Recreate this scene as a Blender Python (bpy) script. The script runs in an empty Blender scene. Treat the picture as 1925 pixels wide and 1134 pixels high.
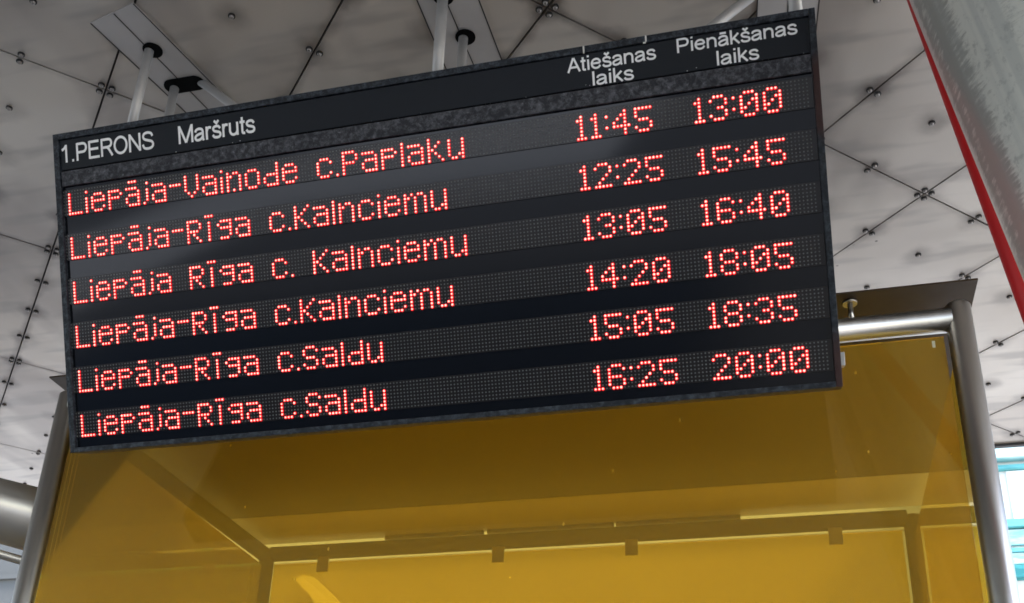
import bpy, bmesh, math, random
from mathutils import Matrix, Vector, noise
random.seed(7)
S = bpy.context.scene
C = S.collection
RAD = math.radians
EYE = 1.6                        # eye height; the coordinates below are measured from the eye, V() lifts them

def V(x, y, z):
    return Vector((x, y, z + EYE))

# ------------------------------------------------------------------ camera (a crop from a taller phone picture: lens shift)
cam = bpy.data.objects.new('camera', bpy.data.cameras.new('camera'))
C.objects.link(cam)
cr, cu, cf = Vector((0.9674695, 0.2500929, 0.0381615)), Vector((0.0705487, -0.4115634, 0.9086465)), Vector((-0.2429519, 0.8763955, 0.4158188))
m3 = Matrix((cr, cu, -cf)).transposed()
cam.matrix_world = Matrix.Translation((0, 0, EYE)) @ m3.to_4x4()
cam.data.sensor_width = 36.0
cam.data.sensor_fit = 'HORIZONTAL'
cam.data.lens = 36.0 * 2066.605 / 1925.0
cam.data.shift_x = 28.11 / 1925.0
cam.data.shift_y = 324.0 / 1925.0
cam.data.clip_start = 0.05
cam.data.clip_end = 800.0
S.camera = cam

# ------------------------------------------------------------------ sky, sun, exposure
SUN_EL, SUN_AZ = RAD(50), RAD(110)          # azimuth measured from +Y (ahead) clockwise: from the right, slightly behind
W = bpy.data.worlds.new('World')
S.world = W
W.use_nodes = True
nt = W.node_tree
bg = nt.nodes['Background']
sky = nt.nodes.new('ShaderNodeTexSky')
sky.sky_type = 'NISHITA'
sky.sun_disc = False
sky.sun_elevation = SUN_EL
sky.sun_rotation = SUN_AZ
sky.air_density = 1.0
sky.dust_density = 1.2
sky.ozone_density = 1.0
nt.links.new(sky.outputs[0], bg.inputs[0])
bg.inputs[1].default_value = 0.13
sun = bpy.data.objects.new('sun', bpy.data.lights.new('sun', 'SUN'))
C.objects.link(sun)
sun.data.energy = 1.5
sun.data.angle = RAD(12)
sun.data.color = (1.0, 0.96, 0.9)
sd = Vector((math.sin(SUN_AZ) * math.cos(SUN_EL), math.cos(SUN_AZ) * math.cos(SUN_EL), math.sin(SUN_EL)))
sun.rotation_euler = sd.to_track_quat('Z', 'Y').to_euler()
S.view_settings.view_transform = 'Standard'
S.view_settings.look = 'None'
S.view_settings.gamma = 1.0
S.view_settings.exposure = 2.5
S.cycles.max_bounces = 10
S.cycles.diffuse_bounces = 5
S.cycles.glossy_bounces = 5
S.cycles.transparent_max_bounces = 24
S.cycles.sample_clamp_indirect = 6.0
S.cycles.filter_width = 1.65

# ------------------------------------------------------------------ materials
class NT:
    def __init__(s, name):
        s.m = bpy.data.materials.new(name)
        s.m.use_nodes = True
        s.t = s.m.node_tree
        s.n = s.t.nodes
        s.b = s.n['Principled BSDF']
        s.out = s.n['Material Output']
    def new(s, kind, **kw):
        n = s.n.new('ShaderNode' + kind)
        for k, v in kw.items():
            setattr(n, k, v)
        return n
    def put(s, node, key, val):
        if hasattr(val, 'is_output'):
            s.t.links.new(val, node.inputs[key])
        else:
            node.inputs[key].default_value = val
    def coord(s, kind='Object', scale=(1, 1, 1)):
        tc = s.new('TexCoord')
        mp = s.new('Mapping')
        s.t.links.new(tc.outputs[kind], mp.inputs[0])
        mp.inputs['Scale'].default_value = scale
        return mp.outputs[0]
    def world(s, scale=(1, 1, 1)):
        g = s.new('NewGeometry')
        mp = s.new('Mapping')
        s.t.links.new(g.outputs['Position'], mp.inputs[0])
        mp.inputs['Scale'].default_value = scale
        return mp.outputs[0]
    def noise(s, vec, scale, detail=4.0, rough=0.55, dist=0.0):
        n = s.new('TexNoise')
        s.put(n, 'Vector', vec)
        n.inputs['Scale'].default_value = scale
        n.inputs['Detail'].default_value = detail
        n.inputs['Roughness'].default_value = rough
        n.inputs['Distortion'].default_value = dist
        return n.outputs['Fac']
    def math(s, op, a, b=0.0, c=0.0):
        n = s.new('Math', operation=op)
        s.put(n, 0, a); s.put(n, 1, b); s.put(n, 2, c)
        return n.outputs[0]
    def rng(s, v, a, b, c=0.0, d=1.0):
        n = s.new('MapRange')
        n.interpolation_type = 'SMOOTHSTEP'
        s.put(n, 'Value', v)
        s.put(n, 'From Min', a); s.put(n, 'From Max', b); s.put(n, 'To Min', c); s.put(n, 'To Max', d)
        return n.outputs[0]
    def mix(s, f, a, b):
        n = s.new('Mix', data_type='RGBA')
        s.put(n, 0, f)
        for i, v in ((6, a), (7, b)):
            if hasattr(v, 'is_output'):
                s.t.links.new(v, n.inputs[i])
            else:
                n.inputs[i].default_value = (*v, 1.0) if len(v) == 3 else v
        return n.outputs[2]
    def bump(s, h, strength=0.2, dist=0.01):
        n = s.new('Bump')
        n.inputs['Strength'].default_value = strength
        n.inputs['Distance'].default_value = dist
        s.put(n, 'Height', h)
        s.t.links.new(n.outputs[0], s.b.inputs['Normal'])
    def set(s, base=None, rough=None, metal=None, **kw):
        if base is not None:
            s.put(s.b, 'Base Color', (*base, 1.0) if isinstance(base, tuple) else base)
        if rough is not None:
            s.put(s.b, 'Roughness', rough)
        if metal is not None:
            s.put(s.b, 'Metallic', metal)
        for k, v in kw.items():
            s.put(s.b, k.replace('_', ' '), v)
        return s.m

def simple(name, base, rough=0.5, metal=0.0, var=0.15, scale=8.0, bump=0.0):
    k = NT(name)
    v = k.noise(k.coord(), scale, 5)
    lo = tuple(c * (1 - var) for c in base)
    hi = tuple(min(1, c * (1 + var)) for c in base)
    col = k.mix(v, lo, hi)
    r = rough
    if bump:
        k.bump(k.noise(k.coord(), scale * 6, 3), bump, 0.002)
    return k.set(col, r, metal)

M = {}

# painted soffit sheet: bolts sit on a grid in the panel's own axes, dirt gathers round them and along the joints
LA, LB = 0.401 * 2.6, 0.2034 * 2.6
def soffit():
    k = NT('soffit_paint')
    oc = k.coord()
    sep = k.new('SeparateXYZ'); k.t.links.new(oc, sep.inputs[0])
    wp = k.world()
    wob = k.noise(wp, 9.0, 4)
    wob2 = k.noise(wp, 1.3, 3)
    def near(v, p):
        q = k.math('DIVIDE', v, p)
        return k.math('MULTIPLY', k.math('SUBTRACT', q, k.math('ROUND', q)), p)
    dx, dy = near(sep.outputs[0], LB / 2), near(sep.outputs[1], LA / 4)
    d = k.math('SQRT', k.math('ADD', k.math('MULTIPLY', dx, dx), k.math('MULTIPLY', dy, dy)))
    d = k.math('ADD', d, k.math('MULTIPLY', k.math('SUBTRACT', wob, 0.5), 0.085))
    smudge = k.rng(d, 0.015, 0.085, 1.0, 0.0)
    smudge = k.math('MULTIPLY', smudge, k.rng(wob2, 0.40, 0.60, 0.06, 0.58))
    # dirt washed along the joints
    ex = k.math('SUBTRACT', LB / 2, k.math('ABSOLUTE', sep.outputs[0]))
    ey = k.math('SUBTRACT', LA / 2, k.math('ABSOLUTE', sep.outputs[1]))
    e = k.math('ADD', k.math('MINIMUM', ex, ey), k.math('MULTIPLY', k.math('SUBTRACT', wob, 0.5), 0.05))
    joint = k.math('MULTIPLY', k.rng(e, 0.0, 0.035, 1.0, 0.0), k.rng(wob2, 0.40, 0.62, 0.2, 0.62))
    # broad stains and wiped streaks, fine specks
    st = k.rng(k.noise(k.world((1.0, 0.5, 1)), 2.2, 3, 0.5, 0.3), 0.44, 0.66, 0.0, 0.7)
    sk = k.rng(k.noise(k.world((0.9, 4.0, 1)), 2.6, 2.5, 0.5), 0.50, 0.72, 0.0, 0.5)
    vo = k.new('TexVoronoi'); k.put(vo, 'Vector', wp); vo.inputs['Scale'].default_value = 7.0
    sp = k.math('MULTIPLY', k.rng(vo.outputs['Distance'], 0.035, 0.055, 1.0, 0.0), k.rng(k.noise(wp, 3.0, 2), 0.5, 0.62, 0.0, 0.8))
    oi = k.new('ObjectInfo')
    base = k.mix(oi.outputs['Random'], (0.56, 0.515, 0.455), (0.76, 0.71, 0.635))
    base = k.mix(k.rng(k.noise(wp, 0.9, 3), 0.35, 0.7), base, (0.55, 0.495, 0.43))
    base = k.mix(st, base, (0.36, 0.32, 0.29))
    base = k.mix(sk, base, (0.30, 0.28, 0.26))
    base = k.mix(joint, base, (0.20, 0.17, 0.15))
    base = k.mix(smudge, base, (0.13, 0.11, 0.10))
    base = k.mix(sp, base, (0.06, 0.05, 0.045))
    k.bump(k.noise(k.world(), 3.0, 2), 0.25, 0.02)
    return k.set(base, 0.32, 0.38, IOR=1.5)
M['soffit'] = soffit()
M['soffit_far'] = simple('soffit_paint_far', (0.60, 0.56, 0.50), 0.35, 0.35, 0.12, 1.2)
M['deck'] = simple('dark_deck', (0.06, 0.055, 0.05), 0.8)
M['deck_pale'] = simple('pale_deck', (0.5, 0.49, 0.47), 0.5)
M['fascia'] = simple('dark_fascia', (0.05, 0.05, 0.05), 0.5)
M['cover'] = simple('cover_sheet_paint', (0.44, 0.42, 0.40), 0.5, 0.0, 0.22, 5.0)
M['hole_black'] = simple('open_hole_black', (0.002, 0.002, 0.002), 0.95)
M['hole_black'].node_tree.nodes['Principled BSDF'].inputs['Specular IOR Level'].default_value = 0.1
M['bolt'] = simple('bolt_steel', (0.30, 0.28, 0.26), 0.35, 0.8, 0.3, 60)
M['washer'] = simple('bolt_washer', (0.022, 0.02, 0.018), 0.6)
M['tube'] = simple('grey_tube', (0.46, 0.455, 0.44), 0.42, 0.35, 0.14, 12)

def steel(name, base, rough, streak=(6, 6, 0.7), metal=1.0, dirt=0.35):
    k = NT(name)
    n1 = k.noise(k.coord(scale=streak), 9.0, 5, 0.6)
    n2 = k.noise(k.coord(), 3.0, 4)
    col = k.mix(k.rng(n1, 0.35, 0.7), tuple(c * 0.93 for c in base), base)
    col = k.mix(k.rng(n2, 0.56, 0.75, 0.0, dirt), col, (0.10, 0.085, 0.07))
    return k.set(col, k.rng(n1, 0.3, 0.7, rough * 0.93, rough * 1.1), metal)
M['steel'] = steel('brushed_stainless', (0.47, 0.445, 0.41), 0.33, (8, 8, 0.5), 1.0, 0.0)
M['roof'] = steel('roof_sheet_steel', (0.045, 0.026, 0.010), 0.5, (2, 2, 2), 0.4, 0.2)
M['flash'] = simple('pale_flashing', (0.72, 0.70, 0.64), 0.5, 0.1, 0.08, 2)
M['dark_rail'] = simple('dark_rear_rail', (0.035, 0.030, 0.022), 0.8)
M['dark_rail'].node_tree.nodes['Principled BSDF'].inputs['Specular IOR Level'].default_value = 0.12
def galv():
    k = NT('galvanised_steel')
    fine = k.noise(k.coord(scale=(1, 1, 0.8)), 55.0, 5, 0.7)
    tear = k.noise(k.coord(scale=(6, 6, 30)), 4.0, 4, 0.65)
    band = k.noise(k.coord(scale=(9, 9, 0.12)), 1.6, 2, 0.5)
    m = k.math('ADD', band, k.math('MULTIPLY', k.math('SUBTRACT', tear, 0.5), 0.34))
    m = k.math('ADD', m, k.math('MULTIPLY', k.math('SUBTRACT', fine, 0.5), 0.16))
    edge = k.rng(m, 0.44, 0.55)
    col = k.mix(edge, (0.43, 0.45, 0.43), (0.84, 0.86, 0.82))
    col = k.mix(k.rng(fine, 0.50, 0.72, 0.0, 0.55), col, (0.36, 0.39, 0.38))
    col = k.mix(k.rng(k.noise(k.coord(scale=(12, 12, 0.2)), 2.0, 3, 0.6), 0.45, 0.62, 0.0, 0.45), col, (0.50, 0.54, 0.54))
    vo = k.new('TexVoronoi'); k.put(vo, 'Vector', k.coord(scale=(1, 1, 1.6))); vo.inputs['Scale'].default_value = 70
    k.bump(k.math('ADD', edge, k.math('MULTIPLY', vo.outputs['Distance'], 0.3)), 0.15, 0.002)
    return k.set(col, 0.38, 0.6)
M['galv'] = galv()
M['arm'] = simple('pale_grey_pipe_paint', (0.56, 0.54, 0.51), 0.30, 0.7, 0.06, 3)
M['red'] = simple('red_paint', (0.50, 0.006, 0.009), 0.40, 0.0, 0.12, 10)

def glass(name, tint, refl, strength=1.0, haze=(0.30, 0.22, 0.02), hz=0.03):
    k = NT(name)
    k.n.remove(k.b)
    tr = k.new('BsdfTransparent')
    v = k.noise(k.coord(), 1.2, 3)
    tr_col = k.mix(v, tuple(c * 0.96 for c in tint), tint)
    k.put(tr, 0, tr_col)
    gl = k.new('BsdfGlossy'); gl.inputs[0].default_value = (*refl, 1); gl.inputs[1].default_value = 0.02
    df = k.new('BsdfDiffuse'); df.inputs[0].default_value = (*haze, 1)
    fr = k.new('Fresnel'); fr.inputs[0].default_value = 1.5
    tl = k.new('BsdfTranslucent'); tl.inputs[0].default_value = (*haze, 1)
    dm = k.new('MixShader'); dm.inputs[0].default_value = 0.72
    k.t.links.new(df.outputs[0], dm.inputs[1]); k.t.links.new(tl.outputs[0], dm.inputs[2])
    m1 = k.new('MixShader'); m2 = k.new('MixShader')
    vo = k.new('TexVoronoi'); k.put(vo, 'Vector', k.coord(scale=(1, 1, 0.6))); vo.inputs['Scale'].default_value = 8.0
    k.put(m1, 0, k.math('ADD', hz, k.math('MULTIPLY', k.math('LESS_THAN', vo.outputs['Distance'], 0.028), 0.45)))
    k.t.links.new(tr.outputs[0], m1.inputs[1]); k.t.links.new(dm.outputs[0], m1.inputs[2])
    k.put(m2, 0, k.math('MULTIPLY', fr.outputs[0], strength))
    k.t.links.new(m1.outputs[0], m2.inputs[1]); k.t.links.new(gl.outputs[0], m2.inputs[2])
    k.t.links.new(m2.outputs[0], k.out.inputs[0])
    return k.m
M['yellow_glass'] = glass('yellow_glass', (0.94, 0.80, 0.36), (1.0, 0.92, 0.55), 0.95, (0.84, 0.62, 0.13), 0.25)
M['sticker'] = simple('sticker_white', (0.55, 0.55, 0.4), 0.5)

# board materials
def black_metal(name, base, spec, rust=0.0, mottle=0.5):
    k = NT(name)
    co = k.coord()
    n1 = k.noise(co, 55.0, 8, 0.78, 0.3)
    n2 = k.noise(k.coord(scale=(1, 1, 1)), 110.0, 3, 0.6)
    col = k.mix(k.rng(n1, 0.42, 0.66, 0.0, mottle), base, spec)
    col = k.mix(k.rng(n2, 0.64, 0.74, 0.0, 0.5), col, tuple(min(1, c * 2.2) for c in spec))
    col = k.mix(k.rng(k.noise(co, 60.0, 2), 0.68, 0.74, 0.0, 0.8), col, (0.004, 0.004, 0.006))
    if rust:
        col = k.mix(k.rng(k.noise(k.coord(scale=(1, 1, 1)), 2.6, 2, 0.5), 0.47, 0.56, 0.0, rust), col, (0.040, 0.016, 0.014))
    k.bump(n1, 0.5, 0.003)
    return k.set(col, k.rng(n1, 0.35, 0.7, 0.6, 0.4), 0.0, Specular_IOR_Level=0.3)
M['frame'] = black_metal('black_frame_paint', (0.006, 0.009, 0.014), (0.075, 0.090, 0.112), 0.0, 0.8)
M['frame_rust'] = black_metal('rusty_frame_paint', (0.006, 0.009, 0.014), (0.060, 0.075, 0.092), 0.9, 0.7)
M['band'] = black_metal('weathered_band', (0.018, 0.020, 0.026), (0.115, 0.118, 0.135), 0.0, 0.9)
M['header'] = simple('header_sheet', (0.007, 0.010, 0.016), 0.40, 0.0, 0.2, 3)
def header_sheet():
    k = NT('header_sheet')
    co = k.coord()
    sep = k.new('SeparateXYZ'); k.t.links.new(co, sep.inputs[0])
    vo = k.new('TexVoronoi'); k.put(vo, 'Vector', co); vo.inputs['Scale'].default_value = 95.0
    low = k.math('SUBTRACT', 0.852, sep.outputs[2])
    m = k.math('MULTIPLY', k.math('LESS_THAN', vo.outputs['Distance'], 0.16), k.math('GREATER_THAN', k.math('ADD', k.noise(co, 7.0, 2), k.math('MULTIPLY', low, 14.0)), 0.60))
    col = k.mix(k.noise(co, 3.0, 4), (0.006, 0.009, 0.014), (0.009, 0.012, 0.018))
    return k.set(k.mix(m, col, (0.40, 0.42, 0.42)), 0.40)
M['header'] = header_sheet()
M['header'].node_tree.nodes['Principled BSDF'].inputs['Specular IOR Level'].default_value = 0.2
M['panel'] = simple('black_panel', (0.003, 0.004, 0.007), 0.07, 0.0, 0.2, 4)
M['ledbase'] = simple('led_module', (0.018, 0.016, 0.017), 0.14, 0.0, 0.15, 30)
for nm_ in ('panel', 'ledbase'):
    M[nm_].node_tree.nodes['Principled BSDF'].inputs['Specular IOR Level'].default_value = 0.36
M['letter'] = simple('white_lettering', (0.93, 0.94, 0.94), 0.5, 0.0, 0.03, 20)
M['dull'] = simple('unlit_lamp', (0.10, 0.11, 0.11), 0.45, 0.0, 0.3, 40)
M['white_paint'] = simple('white_drip', (0.7, 0.7, 0.66), 0.6)
def lamp(name, col, power):
    k = NT(name)
    k.n.remove(k.b)
    e = k.new('Emission'); e.inputs[0].default_value = (*col, 1); e.inputs[1].default_value = power
    k.t.links.new(e.outputs[0], k.out.inputs[0])
    return k.m
M['led'] = lamp('red_led_tip', (1.0, 0.225, 0.185), 0.85)
M['led_lens'] = lamp('red_led_lens', (1.0, 0.006, 0.016), 0.20)

# surroundings
def ground_mat():
    k = NT('concrete_paving')
    wp = k.world()
    col = k.mix(k.noise(wp, 1.5, 6), (0.50, 0.485, 0.46), (0.60, 0.585, 0.555))
    br = k.new('TexBrick'); k.put(br, 'Vector', wp); br.inputs['Scale'].default_value = 2.0
    br.inputs['Color1'].default_value = (1, 1, 1, 1); br.inputs['Color2'].default_value = (0.85, 0.85, 0.85, 1); br.inputs['Mortar'].default_value = (0.4, 0.4, 0.4, 1)
    mx = k.new('Mix', data_type='RGBA', blend_type='MULTIPLY'); mx.inputs[0].default_value = 0.8
    k.t.links.new(col, mx.inputs[6]); k.t.links.new(br.outputs[0], mx.inputs[7])
    return k.set(mx.outputs[2], 0.85)
M['ground'] = ground_mat()
M['platform'] = simple('dark_asphalt', (0.085, 0.080, 0.074), 0.85, 0.0, 0.25, 3)
M['white_wall'] = simple('white_render', (0.72, 0.72, 0.70), 0.8, 0.0, 0.08, 1.5)
M['grey_wall'] = simple('grey_plaster', (0.10, 0.10, 0.095), 0.85, 0.0, 0.12, 0.3)
M['plaster'] = simple('pale_plaster', (0.38, 0.375, 0.355), 0.85, 0.0, 0.12, 0.25)
def teal_mat(name, a, b):
    k = NT(name)
    n = k.noise(k.world((0.5, 1, 3.0)), 2.2, 5, 0.6, 0.5)
    return k.set(k.mix(k.rng(n, 0.4, 0.6), a, b), 0.6)
M['teal'] = teal_mat('teal_paint', (0.05, 0.27, 0.28), (0.12, 0.40, 0.40))
M['teal_pale'] = teal_mat('pale_teal_paint', (0.26, 0.52, 0.53), (0.50, 0.70, 0.70))
M['teal_dark'] = teal_mat('dark_teal_paint', (0.006, 0.17, 0.18), (0.03, 0.26, 0.26))
M['window_white'] = simple('window_sky_white', (0.82, 0.82, 0.82), 0.4, 0.0, 0.03, 2)  # white stands in for sky mirrored in the window glass; curved shape shares it

# ------------------------------------------------------------------ mesh helpers
class MB:
    def __init__(s):
        s.b = bmesh.new()
    def face(s, pts, mi=0, smooth=False):
        f = s.b.faces.new([s.b.verts.new(p) for p in pts])
        f.material_index = mi; f.smooth = smooth
        return f
    def box(s, lo, hi, mi=0, bev=0.0):
        x0, y0, z0 = lo; x1, y1, z1 = hi
        v = [s.b.verts.new(p) for p in ((x0, y0, z0), (x1, y0, z0), (x1, y1, z0), (x0, y1, z0), (x0, y0, z1), (x1, y0, z1), (x1, y1, z1), (x0, y1, z1))]
        fs = []
        for q in ((3, 2, 1, 0), (4, 5, 6, 7), (0, 1, 5, 4), (1, 2, 6, 5), (2, 3, 7, 6), (3, 0, 4, 7)):
            f = s.b.faces.new([v[i] for i in q]); f.material_index = mi; fs.append(f)
        if bev:
            es = list({e for f in fs for e in f.edges})
            r = bmesh.ops.bevel(s.b, geom=es, offset=bev, segments=2, profile=0.6, affect='EDGES')
            for f in r['faces']:
                f.material_index = mi
        return s
    def prism(s, poly, z0, z1, mi=0):
        n = len(poly)
        lo = [s.b.verts.new((p[0], p[1], z0)) for p in poly]
        hi = [s.b.verts.new((p[0], p[1], z1)) for p in poly]
        s.b.faces.new(lo[::-1]).material_index = mi
        s.b.faces.new(hi).material_index = mi
        for i in range(n):
            s.b.faces.new([lo[i], lo[(i + 1) % n], hi[(i + 1) % n], hi[i]]).material_index = mi
        return s
    def tube(s, p0, p1, r, seg=20, mi=0, r1=None, dome=0.0):
        p0, p1 = Vector(p0), Vector(p1)
        r1 = r if r1 is None else r1
        d = (p1 - p0).normalized()
        a = d.orthogonal().normalized(); b = d.cross(a)
        rings = [(p0, r), (p1, r1)]
        if dome:
            rings.append((p1 + d * dome * 0.6, r1 * 0.86)); rings.append((p1 + d * dome, r1 * 0.5))
        vs = []
        for p, rr in rings:
            vs.append([s.b.verts.new(p + (a * math.cos(t) + b * math.sin(t)) * rr) for t in (2 * math.pi * i / seg for i in range(seg))])
        for k in range(len(vs) - 1):
            for i in range(seg):
                f = s.b.faces.new([vs[k][i], vs[k][(i + 1) % seg], vs[k + 1][(i + 1) % seg], vs[k + 1][i]])
                f.smooth = True; f.material_index = mi
        f = s.b.faces.new(vs[0][::-1]); f.material_index = mi
        f = s.b.faces.new(vs[-1]); f.material_index = mi
        return s
    def build(s, name, mats, parent=None, inv=None, loc=None):
        bmesh.ops.recalc_face_normals(s.b, faces=s.b.faces)
        if inv is not None:
            s.b.transform(inv)
        me = bpy.data.meshes.new(name)
        s.b.to_mesh(me); s.b.free()
        for m in (mats if isinstance(mats, (list, tuple)) else [mats]):
            me.materials.append(m)
        o = bpy.data.objects.new(name, me)
        C.objects.link(o)
        if parent is not None:
            o.parent = parent
        if loc is not None:
            o.location = loc
        return o

def thing(name, label, cat, mat=None, group=None):
    o = bpy.data.objects.new(name, None)
    C.objects.link(o)
    o.empty_display_size = 0.2
    if mat is not None:
        o.matrix_world = mat
    o['label'] = label; o['category'] = cat
    if group:
        o['group'] = group
    return o

# ------------------------------------------------------------------ ground
b = MB(); b.box((-150, -150, -0.3), (150, 150, 0.0))
g = b.build('ground', M['ground']); g['kind'] = 'structure'
b = MB(); b.box((-14.0, -27.0, -0.2), (6.0, 10.4, 0.004))  # ground out of view; its reach is set for soffit and board reflections
g = b.build('platform', M['platform']); g['kind'] = 'structure'

for x0_, x1_ in ((-150, -21), (-4, 150)):  # unseen dark slabs added behind the viewer to shape the board's sheen
    b = MB(); b.box((x0_, -150, -0.2), (x1_, -27.1, 0.004))
    g = b.build('sheen_slab', M['platform']); g['kind'] = 'structure'

# ------------------------------------------------------------------ canopy with its bolted soffit sheets
H = 2.6
TH = RAD(44.034)
dA = Vector((-math.sin(TH), math.cos(TH))); dB = Vector((math.cos(TH), math.sin(TH)))
X0, X1, Y0, Y1 = -8.0, 2.9, -14.5, 5.56
canopy = thing('canopy_roof', 'wide platform canopy clad below in pale grey bolted metal sheets', 'canopy', Matrix.Translation(V(0, 0, H)))
b = MB()
b.box((X0, Y0, 0.014), (X1, Y1, 0.30))
b.build('roof_deck', M['deck'], canopy)
b = MB()
b.box((X0, Y1 + 0.002, -0.012), (X1, Y1 + 0.03, 0.34)); b.box((X1 + 0.002, Y0, -0.012), (X1 + 0.03, Y1 + 0.03, 0.34)); b.box((X0 - 0.03, Y0, -0.012), (X0 - 0.002, Y1 + 0.03, 0.34)); b.box((X0 - 0.03, Y0 - 0.03, -0.012), (X1 + 0.03, Y0 - 0.002, 0.34))
b.build('edge_fascia', M['fascia'], canopy)

def clip(poly, axis, val, keep_less):
    out = []
    for i in range(len(poly)):
        p, q = poly[i], poly[(i + 1) % len(poly)]
        ip = (p[axis] <= val) == keep_less; iq = (q[axis] <= val) == keep_less
        if ip:
            out.append(p)
        if ip != iq:
            t = (val - p[axis]) / (q[axis] - p[axis])
            out.append((p[0] + t * (q[0] - p[0]), p[1] + t * (q[1] - p[1])))
    return out

def project(p):
    q = Vector(p) - Vector((0, 0, EYE))
    w = q.dot(cf)
    if w < 0.2:
        return None
    return (962.5 - 28.11 + 2066.605 * q.dot(cr) / w, 567 + 324.0 - 2066.605 * q.dot(cu) / w, w)

BOARD_Q = [(98, 253), (1533, 14), (1583, 728), (132, 853)]
def inside(pt, poly):
    n = len(poly)
    return all((poly[(i + 1) % n][0] - poly[i][0]) * (pt[1] - poly[i][1]) - (poly[(i + 1) % n][1] - poly[i][1]) * (pt[0] - poly[i][0]) >= 0 for i in range(n))
GLASS_Q = [(110, 770), (1800, 570), (1890, 1200), (30, 1200)]
COL_Q = [(1704, -10), (2400, -10), (2400, 640), (1930, 620)]
def seen(p):
    q = project(p)
    if q is None or not (-12 < q[0] < 1937 and -12 < q[1] < 1146):
        return None
    if inside(q, BOARD_Q) or inside(q, GLASS_Q) or inside(q, COL_Q):
        return None
    return q[2]

def bolt_mesh():
    b = MB()
    b.tube((0, 0, 0.0005), (0, 0, -0.0035), 0.0112, 14, 1)
    b.tube((0, 0, -0.0037), (0, 0, -0.0075), 0.0074, 12, 0, 0.0068, 0.0030)
    bmesh.ops.recalc_face_normals(b.b, faces=b.b.faces)
    me = bpy.data.meshes.new('bolt')
    b.b.to_mesh(me); b.b.free()
    me.materials.append(M['bolt']); me.materials.append(M['washer'])
    return me
BOLT = bolt_mesh()
cand, rest_bolts = [], []
A00, B00 = 0.785 * 2.6, 0.0595 * 2.6
GAP = 0.0032
far_panels = MB()
for i in range(-18, 10):
    for j in range(-36, 18):
        ca, cb = A00 + (i + 0.5) * LA, B00 + (j + 0.5) * LB
        cx, cy = dA.x * ca + dB.x * cb, dA.y * ca + dB.y * cb
        ha, hb = LA / 2 - GAP, LB / 2 - GAP
        poly = []
        for sa, sb in ((-1, -1), (-1, 1), (1, 1), (1, -1)):
            poly.append((cx + dA.x * ha * sa + dB.x * hb * sb, cy + dA.y * ha * sa + dB.y * hb * sb))
        for ax, val, less in ((0, X1, True), (0, X0, False), (1, Y1, True), (1, Y0, False)):
            if poly:
                poly = clip(poly, ax, val, less)
        if len(poly) < 3:
            continue
        vis = False
        for px, py in poly + [(cx, cy)]:
            q = project(V(px, py, H))
            if q and -450 < q[0] < 2650 and -350 < q[1] < 1160:
                vis = True
        if not vis:
            far_panels.prism(poly, 0.0, 0.009)
            continue
        rot = Matrix.Rotation(TH, 4, 'Z')
        mw = Matrix.Translation((cx, cy, 0)) @ rot
        tilt = Matrix.Rotation(random.uniform(-0.0022, 0.0022), 4, 'X') @ Matrix.Rotation(random.uniform(-0.004, 0.004), 4, 'Y')
        loc = [(mw.inverted() @ Vector((px, py, 0))) for px, py in poly]
        pb = MB(); pb.prism(loc, 0.0, 0.009)
        po = pb.build('ceiling_panel', M['soffit'], canopy)
        po.matrix_local = mw @ tilt
        for a in (-2, -1, 0, 1, 2):
            for c in (-1, 0, 1):
                la = a * LA / 4 - (0.017 * (a / 2) if abs(a) == 2 else 0)
                lb = c * LB / 2 - (0.017 * c if c else 0)
                if abs(a) != 2 and c != 0 and False:
                    continue
                wx = cx + dA.x * la + dB.x * lb; wy = cy + dA.y * la + dB.y * lb
                if not (X0 < wx < X1 and Y0 < wy < Y1 - 0.03):
                    continue
                if 2.0 < wy < 2.87 and (-1.98 + (wy - 2.063) * 0.23 < wx < -1.70 + (wy - 2.063) * 0.23 or -0.95 < wx < -0.69 or 0.0 < wx < 0.27):
                    continue
                w = seen(V(wx, wy, H))
                (cand if w else rest_bolts).append((w or 0, po, lb, la, wx, wy))
cand.sort(key=lambda t: t[0])
print('visible bolts', len(cand), 'hidden', len(rest_bolts))
for w, po, x, y, wx, wy in cand[:100]:
    o = bpy.data.objects.new('bolt', BOLT)
    C.objects.link(o); o.parent = po; o.location = (x, y, 0)
    o.rotation_euler = (0, 0, random.random() * 3)
rb = MB()
for w, po, x, y, wx, wy in cand[100:] + rest_bolts:
    rb.tube((wx, wy, 0.0005), (wx, wy, -0.0035), 0.0112, 10, 1)
    rb.tube((wx, wy, -0.0037), (wx, wy, -0.0075), 0.0074, 10, 0, 0.0068, 0.0030)
o = rb.build('bolt_field', [M['bolt'], M['washer']], canopy); o['kind'] = 'stuff'
far_panels.build('outer_soffit', M['soffit_far'], canopy)

# cover sheets over the hanger slots
def cover(quad, seam):
    cb_ = MB()
    cb_.prism(quad, -0.004, -0.0005)
    o = cb_.build('cover_sheet', M['cover'], canopy)
    sm = MB()
    (x0, y0), (x1, y1) = seam
    d = Vector((x1 - x0, y1 - y0)).normalized(); n = Vector((-d.y, d.x)) * 0.0016
    sm.prism([(x0 + n.x, y0 + n.y), (x0 - n.x, y0 - n.y), (x1 - n.x, y1 - n.y), (x1 + n.x, y1 + n.y)], -0.0052, -0.0042)
    sm.build('seam', M['washer'], o)
    for (ax, ay), (bx, by) in ((quad[0], quad[1]), (quad[2], quad[3])):
        d = Vector((bx - ax, by - ay)).normalized(); n = Vector((-d.y, d.x)) * 0.002
        e = MB(); e.prism([(ax + n.x, ay + n.y), (ax - n.x, ay - n.y), (bx - n.x, by - n.y), (bx + n.x, by + n.y)], -0.0050, -0.0041)
        e.build('sheet_edge', M['washer'], o)
    return o
def ext(p, q, y):
    t = (y - p[1]) / (q[1] - p[1])
    return (p[0] + t * (q[0] - p[0]), y)
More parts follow.
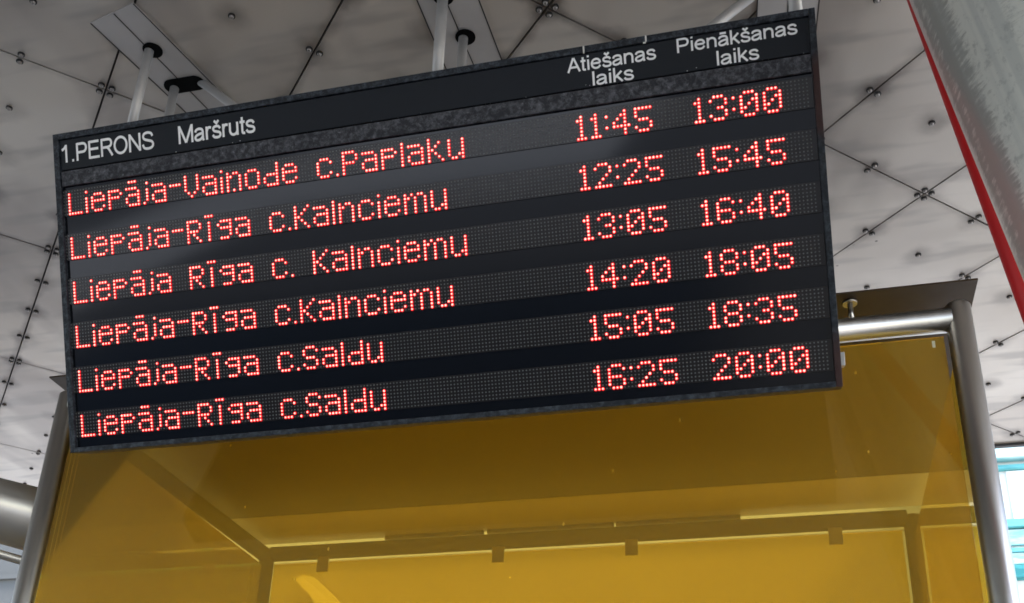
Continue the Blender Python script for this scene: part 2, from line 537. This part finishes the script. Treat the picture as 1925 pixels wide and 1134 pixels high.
cL = cover([ext((-1.917, 2.063), (-1.821, 2.472), 2.85), (-1.917, 2.075), (-1.905, 2.062), (-1.757, 2.026), (-1.747, 2.036), ext((-1.747, 2.024), (-1.647, 2.474), 2.85)][::-1][1:5] and
           [ext((-1.917, 2.063), (-1.821, 2.472), 2.85), (-1.917, 2.063), (-1.747, 2.024), ext((-1.747, 2.024), (-1.647, 2.474), 2.85)], ((-1.826, 2.046), ext((-1.826, 2.048), (-1.741, 2.472), 2.84)))
cM = cover([(-0.900, 2.85), (-0.916, 2.05), (-0.742, 2.05), (-0.713, 2.85)], ((-0.838, 2.06), (-0.800, 2.84)))
cR = cover([(0.020, 2.85), (0.080, 2.05), (0.255, 2.05), (0.195, 2.85)], ((0.166, 2.06), (0.110, 2.84)))
def hole_disc(parent, x, y, dx):  # black disc painted in for the darkness of the open hanger hole
    gb = MB()
    pts = []
    for k in range(24):
        t = 2 * math.pi * k / 24
        pts.append((x + math.copysign(dx, math.cos(t)) * (1 if dx else 0) + 0.031 * math.cos(t), y + 0.031 * math.sin(t)))
    gb.prism(pts, -0.0072, -0.0052)
    gb.build('dark_hole_disc', M['hole_black'], parent)
hole_disc(cL, -1.785, 2.2, 0.0)
hole_disc(cL, -1.760, 2.355, 0.040)
hole_disc(cM, -0.833, 2.2, 0.0)
hole_disc(cM, -0.812, 2.36, 0.0)
hole_disc(cR, 0.148, 2.2, 0.0)
hole_disc(cR, 0.100, 2.36, 0.045)

# ------------------------------------------------------------------ departure board
TILT = 0.416305
BM = Matrix.Translation(V(-0.916575, 2.327258, 1.803530)) @ Matrix.Rotation(TILT, 4, 'X') @ Matrix.Translation((-1.1, 0, -0.478))
BI = BM.inverted()
board = thing('departure_board', 'large black hanging departure board with six lines of glowing red dot letters', 'departure board', BM)
BW, BH = 2.2, 0.956
for nm, lo, hi, lab, mt in (('top', (0.0187, 0, 0.9383), (2.1838, 0.10, 0.956), None, 'frame'), ('bottom', (0.0187, 0, 0.0), (2.1838, 0.10, 0.0147), None, 'frame'),
                            ('left', (0, 0, 0), (0.0185, 0.10, 0.956), None, 'frame'), ('right', (2.184, 0, 0), (2.2, 0.10, 0.956), 'rust-stained right rail of the frame', 'frame_rust')):
    rail = MB(); rail.box(lo, hi, 0, 0.0016)
    ro = rail.build('frame_rail', M[mt], board)
    if lab:
        ro['label'] = lab
    if nm == 'top':
        for u, kx in ((1.612, 0.0), (1.776, 0.006)):
            dr = MB()
            dr.box((u - 0.0022, -0.0012, 0.9395), (u + 0.0022, -0.0001, 0.9560), 0, 0.0004)
            dr.box((u - 0.0018 - kx, -0.0012, 0.9390 - 0.004), (u + 0.0016 - kx * 0.4, -0.0001, 0.9394), 0)
            dr.build('paint_drip', M['white_paint'], ro)
hb = MB(); hb.box((0.004, 0.1003, 0.004), (2.196, 0.122, 0.952), 0, 0.004)
for u in (0.12, 0.6, 1.1, 1.6, 2.08):
    hb.box((u - 0.03, 0.1222, 0.06), (u + 0.03, 0.128, 0.9), 0, 0.002)
hb.build('housing', M['frame'], board)
dp = MB(); dp.box((0.0187, 0.0125, 0.0149), (2.1838, 0.0995, 0.9381))
dp.build('display_panel', M['panel'], board)
hp = MB(); hp.box((0.0205, 0.006, 0.8462), (2.1822, 0.0123, 0.9362), 0, 0.0008)
header = hp.build('header_panel', M['header'], board)
db = MB(); db.box((0.0205, 0.003, 0.7972), (2.1822, 0.0123, 0.8418), 0, 0.0012)
db.build('divider_band', M['band'], board)
lt = MB(); lt.box((2.2003, 0.035, 0.055), (2.212, 0.09, 0.090), 0, 0.002)
lt.build('latch', M['tube'], board)

# sans lettering drawn as strokes (cap height 1); 'c' lines are smoothed, 's' lines stay straight
def ell(cx, cy, rx, ry, n=28):
    return [(cx + rx * math.cos(2 * math.pi * i / n), cy + ry * math.sin(2 * math.pi * i / n)) for i in range(n + 1)]
_a = [('c', [(.10, .50), (.17, .62), (.36, .67), (.55, .63), (.62, .50), (.62, .30)]), ('s', [(.62, .31), (.62, .13), (.66, .0)]),
      ('c', [(.62, .415), (.36, .375), (.16, .30), (.09, .19), (.15, .08), (.30, .05), (.48, .10), (.60, .22), (.62, .30)])]
_s = [('c', [(.60, .52), (.50, .64), (.34, .67), (.18, .63), (.12, .53), (.19, .42), (.36, .365), (.54, .31), (.61, .20), (.54, .08), (.36, .05), (.17, .09), (.08, .21)])]
_n = [('s', [(.12, 0), (.12, .725)]), ('c', [(.12, .45), (.20, .60), (.38, .665), (.55, .62), (.63, .47), (.63, .25)]), ('s', [(.63, .26), (.63, 0)])]
_caron = [('s', [(.20, .98), (.36, .83), (.52, .98)])]
GL = {
 '1': (.777, [('s', [(.47, 0), (.47, 1.0)]), ('c', [(.47, .97), (.34, .82), (.15, .72)])]),
 '.': (.388, [('s', [(.19, 0), (.19, .135)])]),
 'P': (.93, [('s', [(.14, 0), (.14, 1)]), ('s', [(.14, .943), (.50, .943)]), ('c', [(.49, .943), (.68, .92), (.80, .80), (.80, .62), (.68, .49), (.49, .465)]), ('s', [(.14, .465), (.50, .465)])]),
 'E': (.93, [('s', [(.14, 0), (.14, 1)]), ('s', [(.14, .943), (.85, .943)]), ('s', [(.14, .53), (.80, .53)]), ('s', [(.14, .057), (.88, .057)])]),
 'R': (1.0, [('s', [(.14, 0), (.14, 1)]), ('s', [(.14, .943), (.56, .943)]), ('c', [(.55, .943), (.74, .92), (.84, .81), (.84, .65), (.74, .54), (.55, .50)]), ('s', [(.14, .50), (.56, .50)]), ('c', [(.48, .50), (.62, .42), (.78, .20), (.91, 0)])]),
 'O': (1.086, [('s', ell(.54, .5, .445, .45))]),
 'N': (1.0, [('s', [(.14, 0), (.14, 1)]), ('s', [(.15, .95), (.86, .05)]), ('s', [(.87, 0), (.87, 1)])]),
 'S': (.93, [('c', [(.81, .72), (.72, .88), (.47, .945), (.22, .89), (.14, .74), (.22, .60), (.47, .51), (.74, .43), (.84, .27), (.74, .11), (.47, .055), (.20, .11), (.09, .31)])]),
 'M': (1.163, [('s', [(.13, 0), (.13, 1)]), ('s', [(.14, .97), (.58, .03)]), ('s', [(.58, .03), (1.02, .97)]), ('s', [(1.03, 0), (1.03, 1)])]),
 'A': (.93, [('s', [(.06, 0), (.455, .98)]), ('s', [(.475, .98), (.87, 0)]), ('s', [(.20, .33), (.73, .33)])]),
 'a': (.777, _a), 'ā': (.777, _a + [('s', [(.16, .88), (.58, .88)])]),
 's': (.70, _s), 'š': (.70, _s + _caron),
 'r': (.465, [('s', [(.12, 0), (.12, .725)]), ('c', [(.12, .42), (.18, .58), (.29, .66), (.44, .635)])]),
 'u': (.777, [('s', [(.63, 0), (.63, .725)]), ('c', [(.63, .28), (.55, .12), (.37, .055), (.20, .11), (.12, .26), (.12, .47)]), ('s', [(.12, .46), (.12, .725)])]),
 't': (.40, [('s', [(.19, .93), (.19, .16)]), ('c', [(.19, .17), (.22, .07), (.37, .05)]), ('s', [(.03, .67), (.37, .67)])]),
 'i': (.31, [('s', [(.155, 0), (.155, .725)]), ('s', [(.155, .87), (.155, 1.0)])]),
 'l': (.31, [('s', [(.155, 0), (.155, 1.0)])]),
 'e': (.777, [('s', [(.09, .385), (.66, .385)]), ('c', [(.66, .385), (.63, .53), (.53, .64), (.38, .67), (.22, .63), (.12, .51), (.085, .36), (.125, .20), (.24, .085), (.39, .05), (.55, .09), (.66, .22)])]),
 'n': (.777, _n),
 'k': (.70, [('s', [(.12, 0), (.12, 1)]), ('s', [(.60, .725), (.12, .27)]), ('s', [(.27, .42), (.64, 0)])]),
}
def catmull(p, n=5):
    q = [p[0]] + list(p) + [p[-1]]
    out = []
    for i in range(1, len(q) - 2):
        a, b, c, d = (Vector(x) for x in q[i - 1:i + 3])
        for k in range(n):
            t = k / n
            out.append(0.5 * (2 * b + (c - a) * t + (2 * a - 5 * b + 4 * c - d) * t * t + (3 * b - a - 3 * c + d) * t ** 3))
    out.append(Vector(p[-1]))
    return out
def lettering(txt, u0, u1, base, cap, label):
    adv = sum(GL[ch][0] for ch in txt)
    sx = (u1 - u0) / (adv - 0.16)
    bm = bmesh.new()
    x, k = u0 - 0.08 * sx, 0
    hw = 0.071
    for ch in txt:
        w, strokes = GL[ch]
        for kind, pts in strokes:
            p = catmull(pts) if kind == 'c' else [Vector(q) for q in pts]
            closed = (p[0] - p[-1]).length < 1e-6
            y = 0.0053 - 0.00002 * (k % 12); k += 1
            prev = None; pairs = []
            for i in range(len(p)):
                a = p[i - 1] if i else (p[-2] if closed else None)
                b = p[i + 1] if i < len(p) - 1 else (p[1] if closed else None)
                ds = [d.normalized() for d in ((p[i] - a) if a is not None else None, (b - p[i]) if b is not None else None) if d is not None]
                nn = [Vector((-d.y, d.x)) for d in ds]
                n = sum(nn, Vector((0, 0))).normalized()
                L = hw / max(0.5, n.dot(nn[0]))
                hww = 0.13 if ch == '.' else L * 2
                h2 = hww / 2
                pairs.append((p[i] + n * h2, p[i] - n * h2))
            vs = [(bm.verts.new((x + q.x * sx, y, base + q.y * cap)), bm.verts.new((x + r.x * sx, y, base + r.y * cap))) for q, r in pairs]
            for i in range(len(vs) - 1):
                bm.faces.new([vs[i][0], vs[i][1], vs[i + 1][1], vs[i + 1][0]])
        x += w * sx
    r = bmesh.ops.extrude_face_region(bm, geom=bm.faces[:])
    for e in r['geom']:
        if isinstance(e, bmesh.types.BMVert):
            e.co.y += 0.0006
    bmesh.ops.recalc_face_normals(bm, faces=bm.faces)
    me = bpy.data.meshes.new('lettering')
    bm.to_mesh(me); bm.free()
    me.materials.append(M['letter'])
    o = bpy.data.objects.new('lettering', me)
    C.objects.link(o); o.parent = header
    o['label'] = label
lettering('1.PERONS', 0.0225, 0.3310, 0.8680, 0.0530, 'white words 1.PERONS on the header')
lettering('Maršruts', 0.4146, 0.6545, 0.8690, 0.0525, 'white word Maršruts on the header')
lettering('Atiešanas', 1.5670, 1.7965, 0.8925, 0.0385, 'white word Atiešanas on the header')
lettering('laiks', 1.6290, 1.7356, 0.8490, 0.0375, 'white word laiks under Atiešanas')
lettering('Pienākšanas', 1.8537, 2.1526, 0.8985, 0.0370, 'white word Pienākšanas on the header')
lettering('laiks', 1.9516, 2.0550, 0.8500, 0.0375, 'white word laiks under Pienākšanas')

# 5 x 8 dot font, rows 0 (accents) to 7
def G(*rows):
    return rows
F = {
 'L': G('.....', '#....', '#....', '#....', '#....', '#....', '#....', '#####'),
 'i': G('.', '#', '.', '#', '#', '#', '#', '#'),
 'e': G('.....', '.....', '.###.', '#...#', '#####', '#....', '#...#', '.###.'),
 'p': G('.....', '.....', '####.', '#...#', '####.', '#....', '#....', '#....'),
 'a': G('.....', '.....', '####.', '....#', '.####', '#...#', '#...#', '.####'),
 'ā': G('.###.', '.....', '####.', '....#', '.####', '#...#', '#...#', '.####'),
 'j': G('..', '.#', '..', '.#', '.#', '.#', '.#', '#.'),
 '-': G('....', '....', '....', '####', '....', '....', '....', '....'),
 'V': G('.....', '#...#', '#...#', '#...#', '#...#', '#...#', '.#.#.', '..#..'),
 'n': G('.....', '.....', '#.##.', '##..#', '#...#', '#...#', '#...#', '#...#'),
 'ņ': G('.....', '.....', '#.##.', '##..#', '#...#', '#...#', '#...#', '#.#.#'),
 'o': G('.....', '.....', '.###.', '#...#', '#...#', '#...#', '#...#', '.###.'),
 'd': G('.....', '....#', '....#', '....#', '.####', '#...#', '#...#', '.####'),
 'c': G('.....', '.....', '.###.', '#...#', '#....', '#....', '#...#', '.###.'),
 '.': G('.', '.', '.', '.', '.', '.', '.', '#'),
 'P': G('.....', '####.', '#...#', '#...#', '####.', '#....', '#....', '#....'),
 'l': G('.', '#', '#', '#', '#', '#', '#', '#'),
 'k': G('.....', '#....', '#..#.', '#.#..', '##...', '#.#..', '#..#.', '#...#'),
 'u': G('.....', '.....', '#...#', '#...#', '#...#', '#...#', '#..##', '.##.#'),
 'R': G('.....', '####.', '#...#', '#...#', '####.', '#.#..', '#..#.', '#...#'),
 'ī': G('###', '...', '.#.', '.#.', '.#.', '.#.', '.#.', '.#.'),
 'g': G('.....', '.....', '.####', '#...#', '.####', '....#', '....#', '.###.'),
 'K': G('.....', '#...#', '#..#.', '#.#..', '##...', '#.#..', '#..#.', '#...#'),
 'm': G('.......', '.......', '#.#.##.', '##.#..#', '#..#..#', '#..#..#', '#..#..#', '#..#..#'),
 'S': G('.....', '.###.', '#...#', '#....', '.###.', '....#', '#...#', '.###.'),
 ':': G('.', '.', '#', '.', '.', '#', '.', '.'),
 '0': G('.....', '.###.', '#...#', '#..##', '#.#.#', '##..#', '#...#', '.###.'),
 '1': G('...', '.#.', '##.', '.#.', '.#.', '.#.', '.#.', '###'),
 '2': G('.....', '.###.', '#...#', '....#', '...#.', '..#..', '.#...', '#####'),
 '3': G('.....', '.###.', '#...#', '....#', '..##.', '....#', '#...#', '.###.'),
 '4': G('.....', '...#.', '..##.', '.#.#.', '#..#.', '#####', '...#.', '...#.'),
 '5': G('.....', '#####', '#....', '#....', '.###.', '....#', '#...#', '.###.'),
 '6': G('.....', '.###.', '#...#', '#....', '####.', '#...#', '#...#', '.###.'),
 '8': G('.....', '.###.', '#...#', '#...#', '.###.', '#...#', '#...#', '.###.'),
}
ROWS = [('Liepāja-Vaiņode c.Paplaku', '11:45', '13:00'), ('Liepāja-Rīga c.Kalnciemu', '12:25', '15:45'), ('Liepāja Rīga c. Kalnciemu', '13:05', '16:40'),
        ('Liepāja-Rīga c.Kalnciemu', '14:20', '18:05'), ('Liepāja-Rīga c.Saldu', '15:05', '18:35'), ('Liepāja-Rīga c.Saldu', '16:25', '20:00')]
PU, PV = 0.00963, 0.0097
def cells(txt, c0):
    out = set(); c = c0
    for ch in txt:
        if ch == ' ':
            c += 5
            continue
        g = F[ch]
        for r in range(8):
            for k, x in enumerate(g[r]):
                if x == '#':
                    out.add((c + k, r))
        c += len(g[0]) + 1
    return out
def dome(b, x, z, y, r, h, seg, lens=0.0):
    bv = b.b
    tt = [2 * math.pi * i / seg for i in range(seg)]
    prof = ([(lens, 0.0), (lens * 0.86, 0.5)] if lens else [(r, 0.0)]) + [(r * (0.94 if lens else 0.72), 0.72)]
    rings = [[bv.verts.new((x + q * math.cos(t), y - h * d, z + q * math.sin(t))) for t in tt] for q, d in prof]
    top = bv.verts.new((x, y - h, z))
    for k in range(len(rings) - 1):
        for i in range(seg):
            j = (i + 1) % seg
            f = bv.faces.new([rings[k][i], rings[k][j], rings[k + 1][j], rings[k + 1][i]]); f.smooth = True; f.material_index = 1 if lens else 0
    for i in range(seg):
        j = (i + 1) % seg
        bv.faces.new([rings[-1][i], rings[-1][j], top]).smooth = True
nth = ['topmost', 'second', 'third', 'fourth', 'fifth', 'lowest']
for k, (route, dep, arr) in enumerate(ROWS):
    v7 = 0.7132 - 0.1329 * k
    st = MB(); st.box((0.0205, 0.0095, v7 - 0.0056), (2.1822, 0.0123, v7 + 7 * PV + 0.0056), 0, 0.0005)
    row = st.build('led_row', M['ledbase'], board)
    row['label'] = '%s line: %s %s %s' % (nth[k], route, dep, arr)
    words, c = [], 0
    for wd in route.split(' '):
        words.append(('route_dots', cells(wd, c), wd))
        c += sum(len(F[ch][0]) + 1 for ch in wd) + 5
    words += [('departure_dots', cells(dep, 160), dep), ('arrival_dots', cells(arr, 192), arr)]
    for nm, cs, wd in words:
        lb_ = MB()
        for c, r in sorted(cs):
            dome(lb_, 0.0400 + c * PU, v7 + (7 - r) * PV, 0.0094, 0.00305 * random.uniform(0.86, 1.10), 0.0032, 8, 0.0052)
        lo_ = lb_.build(nm, [M['led'], M['led_lens']], row)
        lo_['label'] = 'glowing red dots reading ' + wd
    lit = set().union(*(w[1] for w in words))
    ub = MB()
    for c in range(-2, 222):
        for r in range(8):
            if (c, r) not in lit:
                dome(ub, 0.0400 + c * PU, v7 + (7 - r) * PV, 0.0094, 0.0023, 0.0020, 6)
    ub.build('unlit_dots', M['dull'], row)

# hangers (part of the board: they carry it)
def pole(p0, p1, r=0.0145, name='support_pole'):
    t = MB(); t.tube(V(*p0), V(*p1), r, 16)
    return t.build(name, M['tube'], board, BI)
pole((-1.800, 2.200, 2.262), (-1.797, 2.200, 2.64))
pole((-1.803, 2.362, 2.02), (-1.800, 2.362, 2.64))
pole((-0.832, 2.200, 2.262), (-0.835, 2.200, 2.64), 0.016)
pole((-0.821, 2.362, 2.02), (-0.819, 2.362, 2.64))
pole((0.142, 2.200, 2.262), (0.142, 2.200, 2.64), 0.017)
pole((0.150, 2.362, 2.02), (0.150, 2.362, 2.64))
pole((-1.330, 2.362, 2.245), (-1.745, 2.362, 2.64), 0.0145, 'brace')
pole((-0.360, 2.362, 2.245), (0.135, 2.362, 2.64), 0.0145, 'brace')

# ------------------------------------------------------------------ glass shelter behind the board
XL, XR, YF, YB = -2.372, 0.545, 2.90, 4.50
PR = 0.0365
shelter = thing('glass_shelter', 'waiting shelter of yellow tinted glass in a stainless tube frame behind the board', 'shelter', Matrix.Translation((0, 0, 0)))
for x, y in ((XL, YF), (XR, YF), (XL, YB), (XR, YB)):
    t = MB(); t.tube((x, y, 0), V(x, y, 1.797), PR, 32, 0, None, 0.010)
    t.tube((x, y, 0.0), (x, y, 0.012), 0.07, 24)
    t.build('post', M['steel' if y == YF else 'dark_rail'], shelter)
ZR = 1.757
for p0, p1 in (((XL, YF, ZR), (XR, YF, ZR)), ((XL, YB, 1.795), (XR, YB, 1.795)), ((XL, YF, ZR), (XL, YB, ZR + 0.03))):
    p0, p1 = Vector(p0), Vector(p1); d = (p1 - p0).normalized() * (PR * 0.6)
    t = MB(); t.tube(V(*(p0 + d)), V(*(p1 - d)), PR - 0.0008, 32)
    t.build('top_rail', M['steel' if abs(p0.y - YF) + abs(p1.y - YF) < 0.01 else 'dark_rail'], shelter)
rf = MB(); rf.box((-2.438, 2.853, 1.853 + EYE), (0.603, 4.18, 1.859 + EYE), 0, 0.001)
rf.build('roof_sheet', M['roof'], shelter)
rf = MB(); rf.box((-2.438, 4.183, 1.853 + EYE), (0.603, 4.513, 1.859 + EYE), 0, 0.001)
rf.build('rear_flashing', M['flash'], shelter)
for x in (-2.12, -1.22, -0.55, 0.255):
    t = MB(); t.tube(V(x, YF, 1.785), V(x, YF, 1.8445), 0.0075, 14); t.tube(V(x, YF, 1.8447), V(x, YF, 1.8525), 0.021, 18)
    t.build('roof_stud', M['steel'], shelter)
for x0, x1 in ((-1.775, -1.30), (-1.28, -0.70), (-0.69, -0.150)):
    t = MB(); t.box((x0, YB - 0.012, 1.836 + EYE), (x1, YB + 0.012, 1.8522 + EYE))
    t.build('roof_batten', M['roof'], shelter)
def pane(lo, hi):
    t = MB(); t.box(lo, hi, 0, 0.0012)
    return t.build('glass_panel', M['yellow_glass'], shelter)
ZB = -1.48
fp = pane((-2.326, YF - 0.005, ZB + EYE), (0.4965, YF + 0.005, 1.7035 + EYE))
bp_ = pane((-2.326, YB - 0.005, ZB + EYE), (0.4985, YB + 0.005, 1.741 + EYE))
lp_ = pane((XL - 0.005, YF + 0.05, ZB + EYE), (XL + 0.005, YB - 0.05, 1.728 + EYE))
rp_ = pane((XR - 0.005, YF + 0.05, ZB + EYE), (XR + 0.005, YB - 0.05, 1.70 + EYE))
for x in (-2.072, -1.223, -0.621, 0.235):
    t = MB(); t.box((x - 0.028, YB - 0.018, 1.690 + EYE), (x + 0.028, YB - 0.0055, 1.765 + EYE), 0, 0.002)
    t.build('glass_clamp', M['steel'], bp_)
t = MB(); t.box((0.463, YF - 0.0062, 1.669 + EYE), (0.471, YF - 0.0054, 1.690 + EYE))
t.build('sticker', M['sticker'], fp)

# ------------------------------------------------------------------ leaning galvanised column with a red fin
cax, cd = Vector((0.5574, 1.7313, 1.4978)), Vector((-0.1966, -0.1185, 0.9733)).normalized()
colm = Matrix.Translation(V(1.183, 2.109, -1.6)) @ cd.to_track_quat('Z', 'Y').to_matrix().to_4x4()
column = thing('steel_column', 'thick leaning galvanised steel column in front of a red pole', 'column', colm)
CI = colm.inverted()
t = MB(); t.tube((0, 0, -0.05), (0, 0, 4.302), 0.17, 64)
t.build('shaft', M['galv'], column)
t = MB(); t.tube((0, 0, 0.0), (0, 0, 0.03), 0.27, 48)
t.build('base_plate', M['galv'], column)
pole_lo, pole_hi = Vector((1.582, 4.148, -1.6)), Vector((0.271, 1.792, 2.6))
red = thing('red_pole', 'slim leaning red pole just behind the galvanised column', 'pole', Matrix.Translation(V(*pole_lo)))
t = MB(); t.tube((0, 0, 0), pole_hi - pole_lo, 0.032, 28); t.build('shaft', M['red'], red)
t = MB(); t.tube((0, 0, 0.005), (0, 0, 0.02), 0.08, 28); t.build('base_plate', M['red'], red)

# ------------------------------------------------------------------ thick steel arm behind the left post
arm = thing('steel_arm', 'thick slanting steel pipe rising leftwards from behind the left shelter post', 'pipe', Matrix.Translation(V(-2.408, 3.08, 1.372)))
t = MB()
e0, ed = Vector((0.0, 0.0, 0.0)), Vector((-0.95, 0.05, 0.29)).normalized()
t.tube(e0, e0 + ed * 4.08, 0.115, 48)
t.build('pipe', M['arm'], arm)
t = MB()
fa, fb = e0 + Vector((0, 0, -0.158)), e0 + ed * 3.3 + Vector((0, 0, -0.158))
t.tube(fa, fb, 0.016, 16)
t.build('conduit', M['arm'], arm)

# ------------------------------------------------------------------ teal and white building across the street
FY = 26.0
bld = thing('teal_building', 'bright white building with teal cornices and window bands across the street', 'building', Matrix.Translation((0, FY, 0)))
t = MB(); t.box((4.2, 0, 0), (30, 9, 15.5)); t.build('wall', M['white_wall'], bld)
def bandz(name, z0, z1, proud, mt, xa=4.18, xb=30.02):
    t = MB(); t.box((xa, -proud, z0 + EYE), (xb, -0.002, z1 + EYE), 0, 0.01)
    return t.build(name, M[mt], bld)
bandz('cornice', 11.66, 12.5, 0.30, 'teal_pale')
bandz('cornice', 11.42, 11.53, 0.16, 'teal')
bandz('window_sill', 9.93, 10.12, 0.22, 'teal')
bandz('spandrel_band', 9.52, 9.90, 0.10, 'teal_pale')
bandz('spandrel_band', 9.34, 9.44, 0.12, 'teal')
bandz('spandrel_band', 9.06, 9.33, 0.08, 'teal_pale')
bandz('cornice', 8.68, 8.98, 0.25, 'teal_dark')
for i in range(0, 8):
    x = 5.36 + i * 2.9
    t = MB(); t.box((x, -0.06, 10.13 + EYE), (x + 2.35, -0.003, 11.41 + EYE), 0, 0.02)
    w = t.build('window', M['window_white'], bld)
    t = MB(); t.box((x + 2.36, -0.12, 10.13 + EYE), (x + 2.89, -0.003, 11.41 + EYE), 0, 0.01)
    t.build('pilaster', M['teal_pale'], bld)

pale = thing('pale_building', 'long plain pale plastered building seen beyond the shelter glass', 'building', Matrix.Translation((0, 30, 0)))
t = MB(); t.box((-19, 0, 0), (4.0, 10, 20.0)); t.build('wall', M['plaster'], pale)
for z0, z1, pr in ((11.6, 11.75, 0.12), (9.2, 9.3, 0.08), (7.4, 7.5, 0.08)):
    t = MB(); t.box((-19.02, -pr, z0 + EYE), (4.02, -0.002, z1 + EYE), 0, 0.01); t.build('string_course', M['plaster'], pale)

grey = thing('grey_building', 'plain grey building far behind the left shelter post', 'building', Matrix.Translation((0, 30, 0)))
t = MB(); t.box((-60, 0, 0), (-19.05, 10, 19.0)); t.build('wall', M['grey_wall'], grey)
for z0, z1, pr in ((11.6, 11.75, 0.12), (9.2, 9.3, 0.08)):
    t = MB(); t.box((-60.02, -pr, z0 + EYE), (-19.1, -0.002, z1 + EYE), 0, 0.01); t.build('string_course', M['grey_wall'], grey)

# a pale curved shape added in front of the pale building's upper floor
t = MB()
curl = [(-14.52, 10.93),(-14.252, 11.073),(-13.883, 10.95),(-13.492, 10.604),(-13.067, 10.211),(-12.648, 9.658),(-13.53, 9.693),(-13.959, 10.387),(-14.293, 10.677)]
lo = [t.b.verts.new((x, -0.45, z + EYE)) for x, z in curl]; hi = [t.b.verts.new((x, -0.15, z + EYE)) for x, z in curl]
t.b.faces.new(lo); t.b.faces.new(hi[::-1])
for i in range(len(curl)):
    j = (i + 1) % len(curl)
    t.b.faces.new([lo[i], lo[j], hi[j], hi[i]])
sl = t.build('curved_shape', M['window_white'], pale); sl['label'] = 'pale curved shape in front of the pale building'

# put the shelter's own origin at its base
off = Vector((-0.91, 3.70, 0.0))
for ch in list(shelter.children):
    ch.location = ch.location - off
shelter.location = off
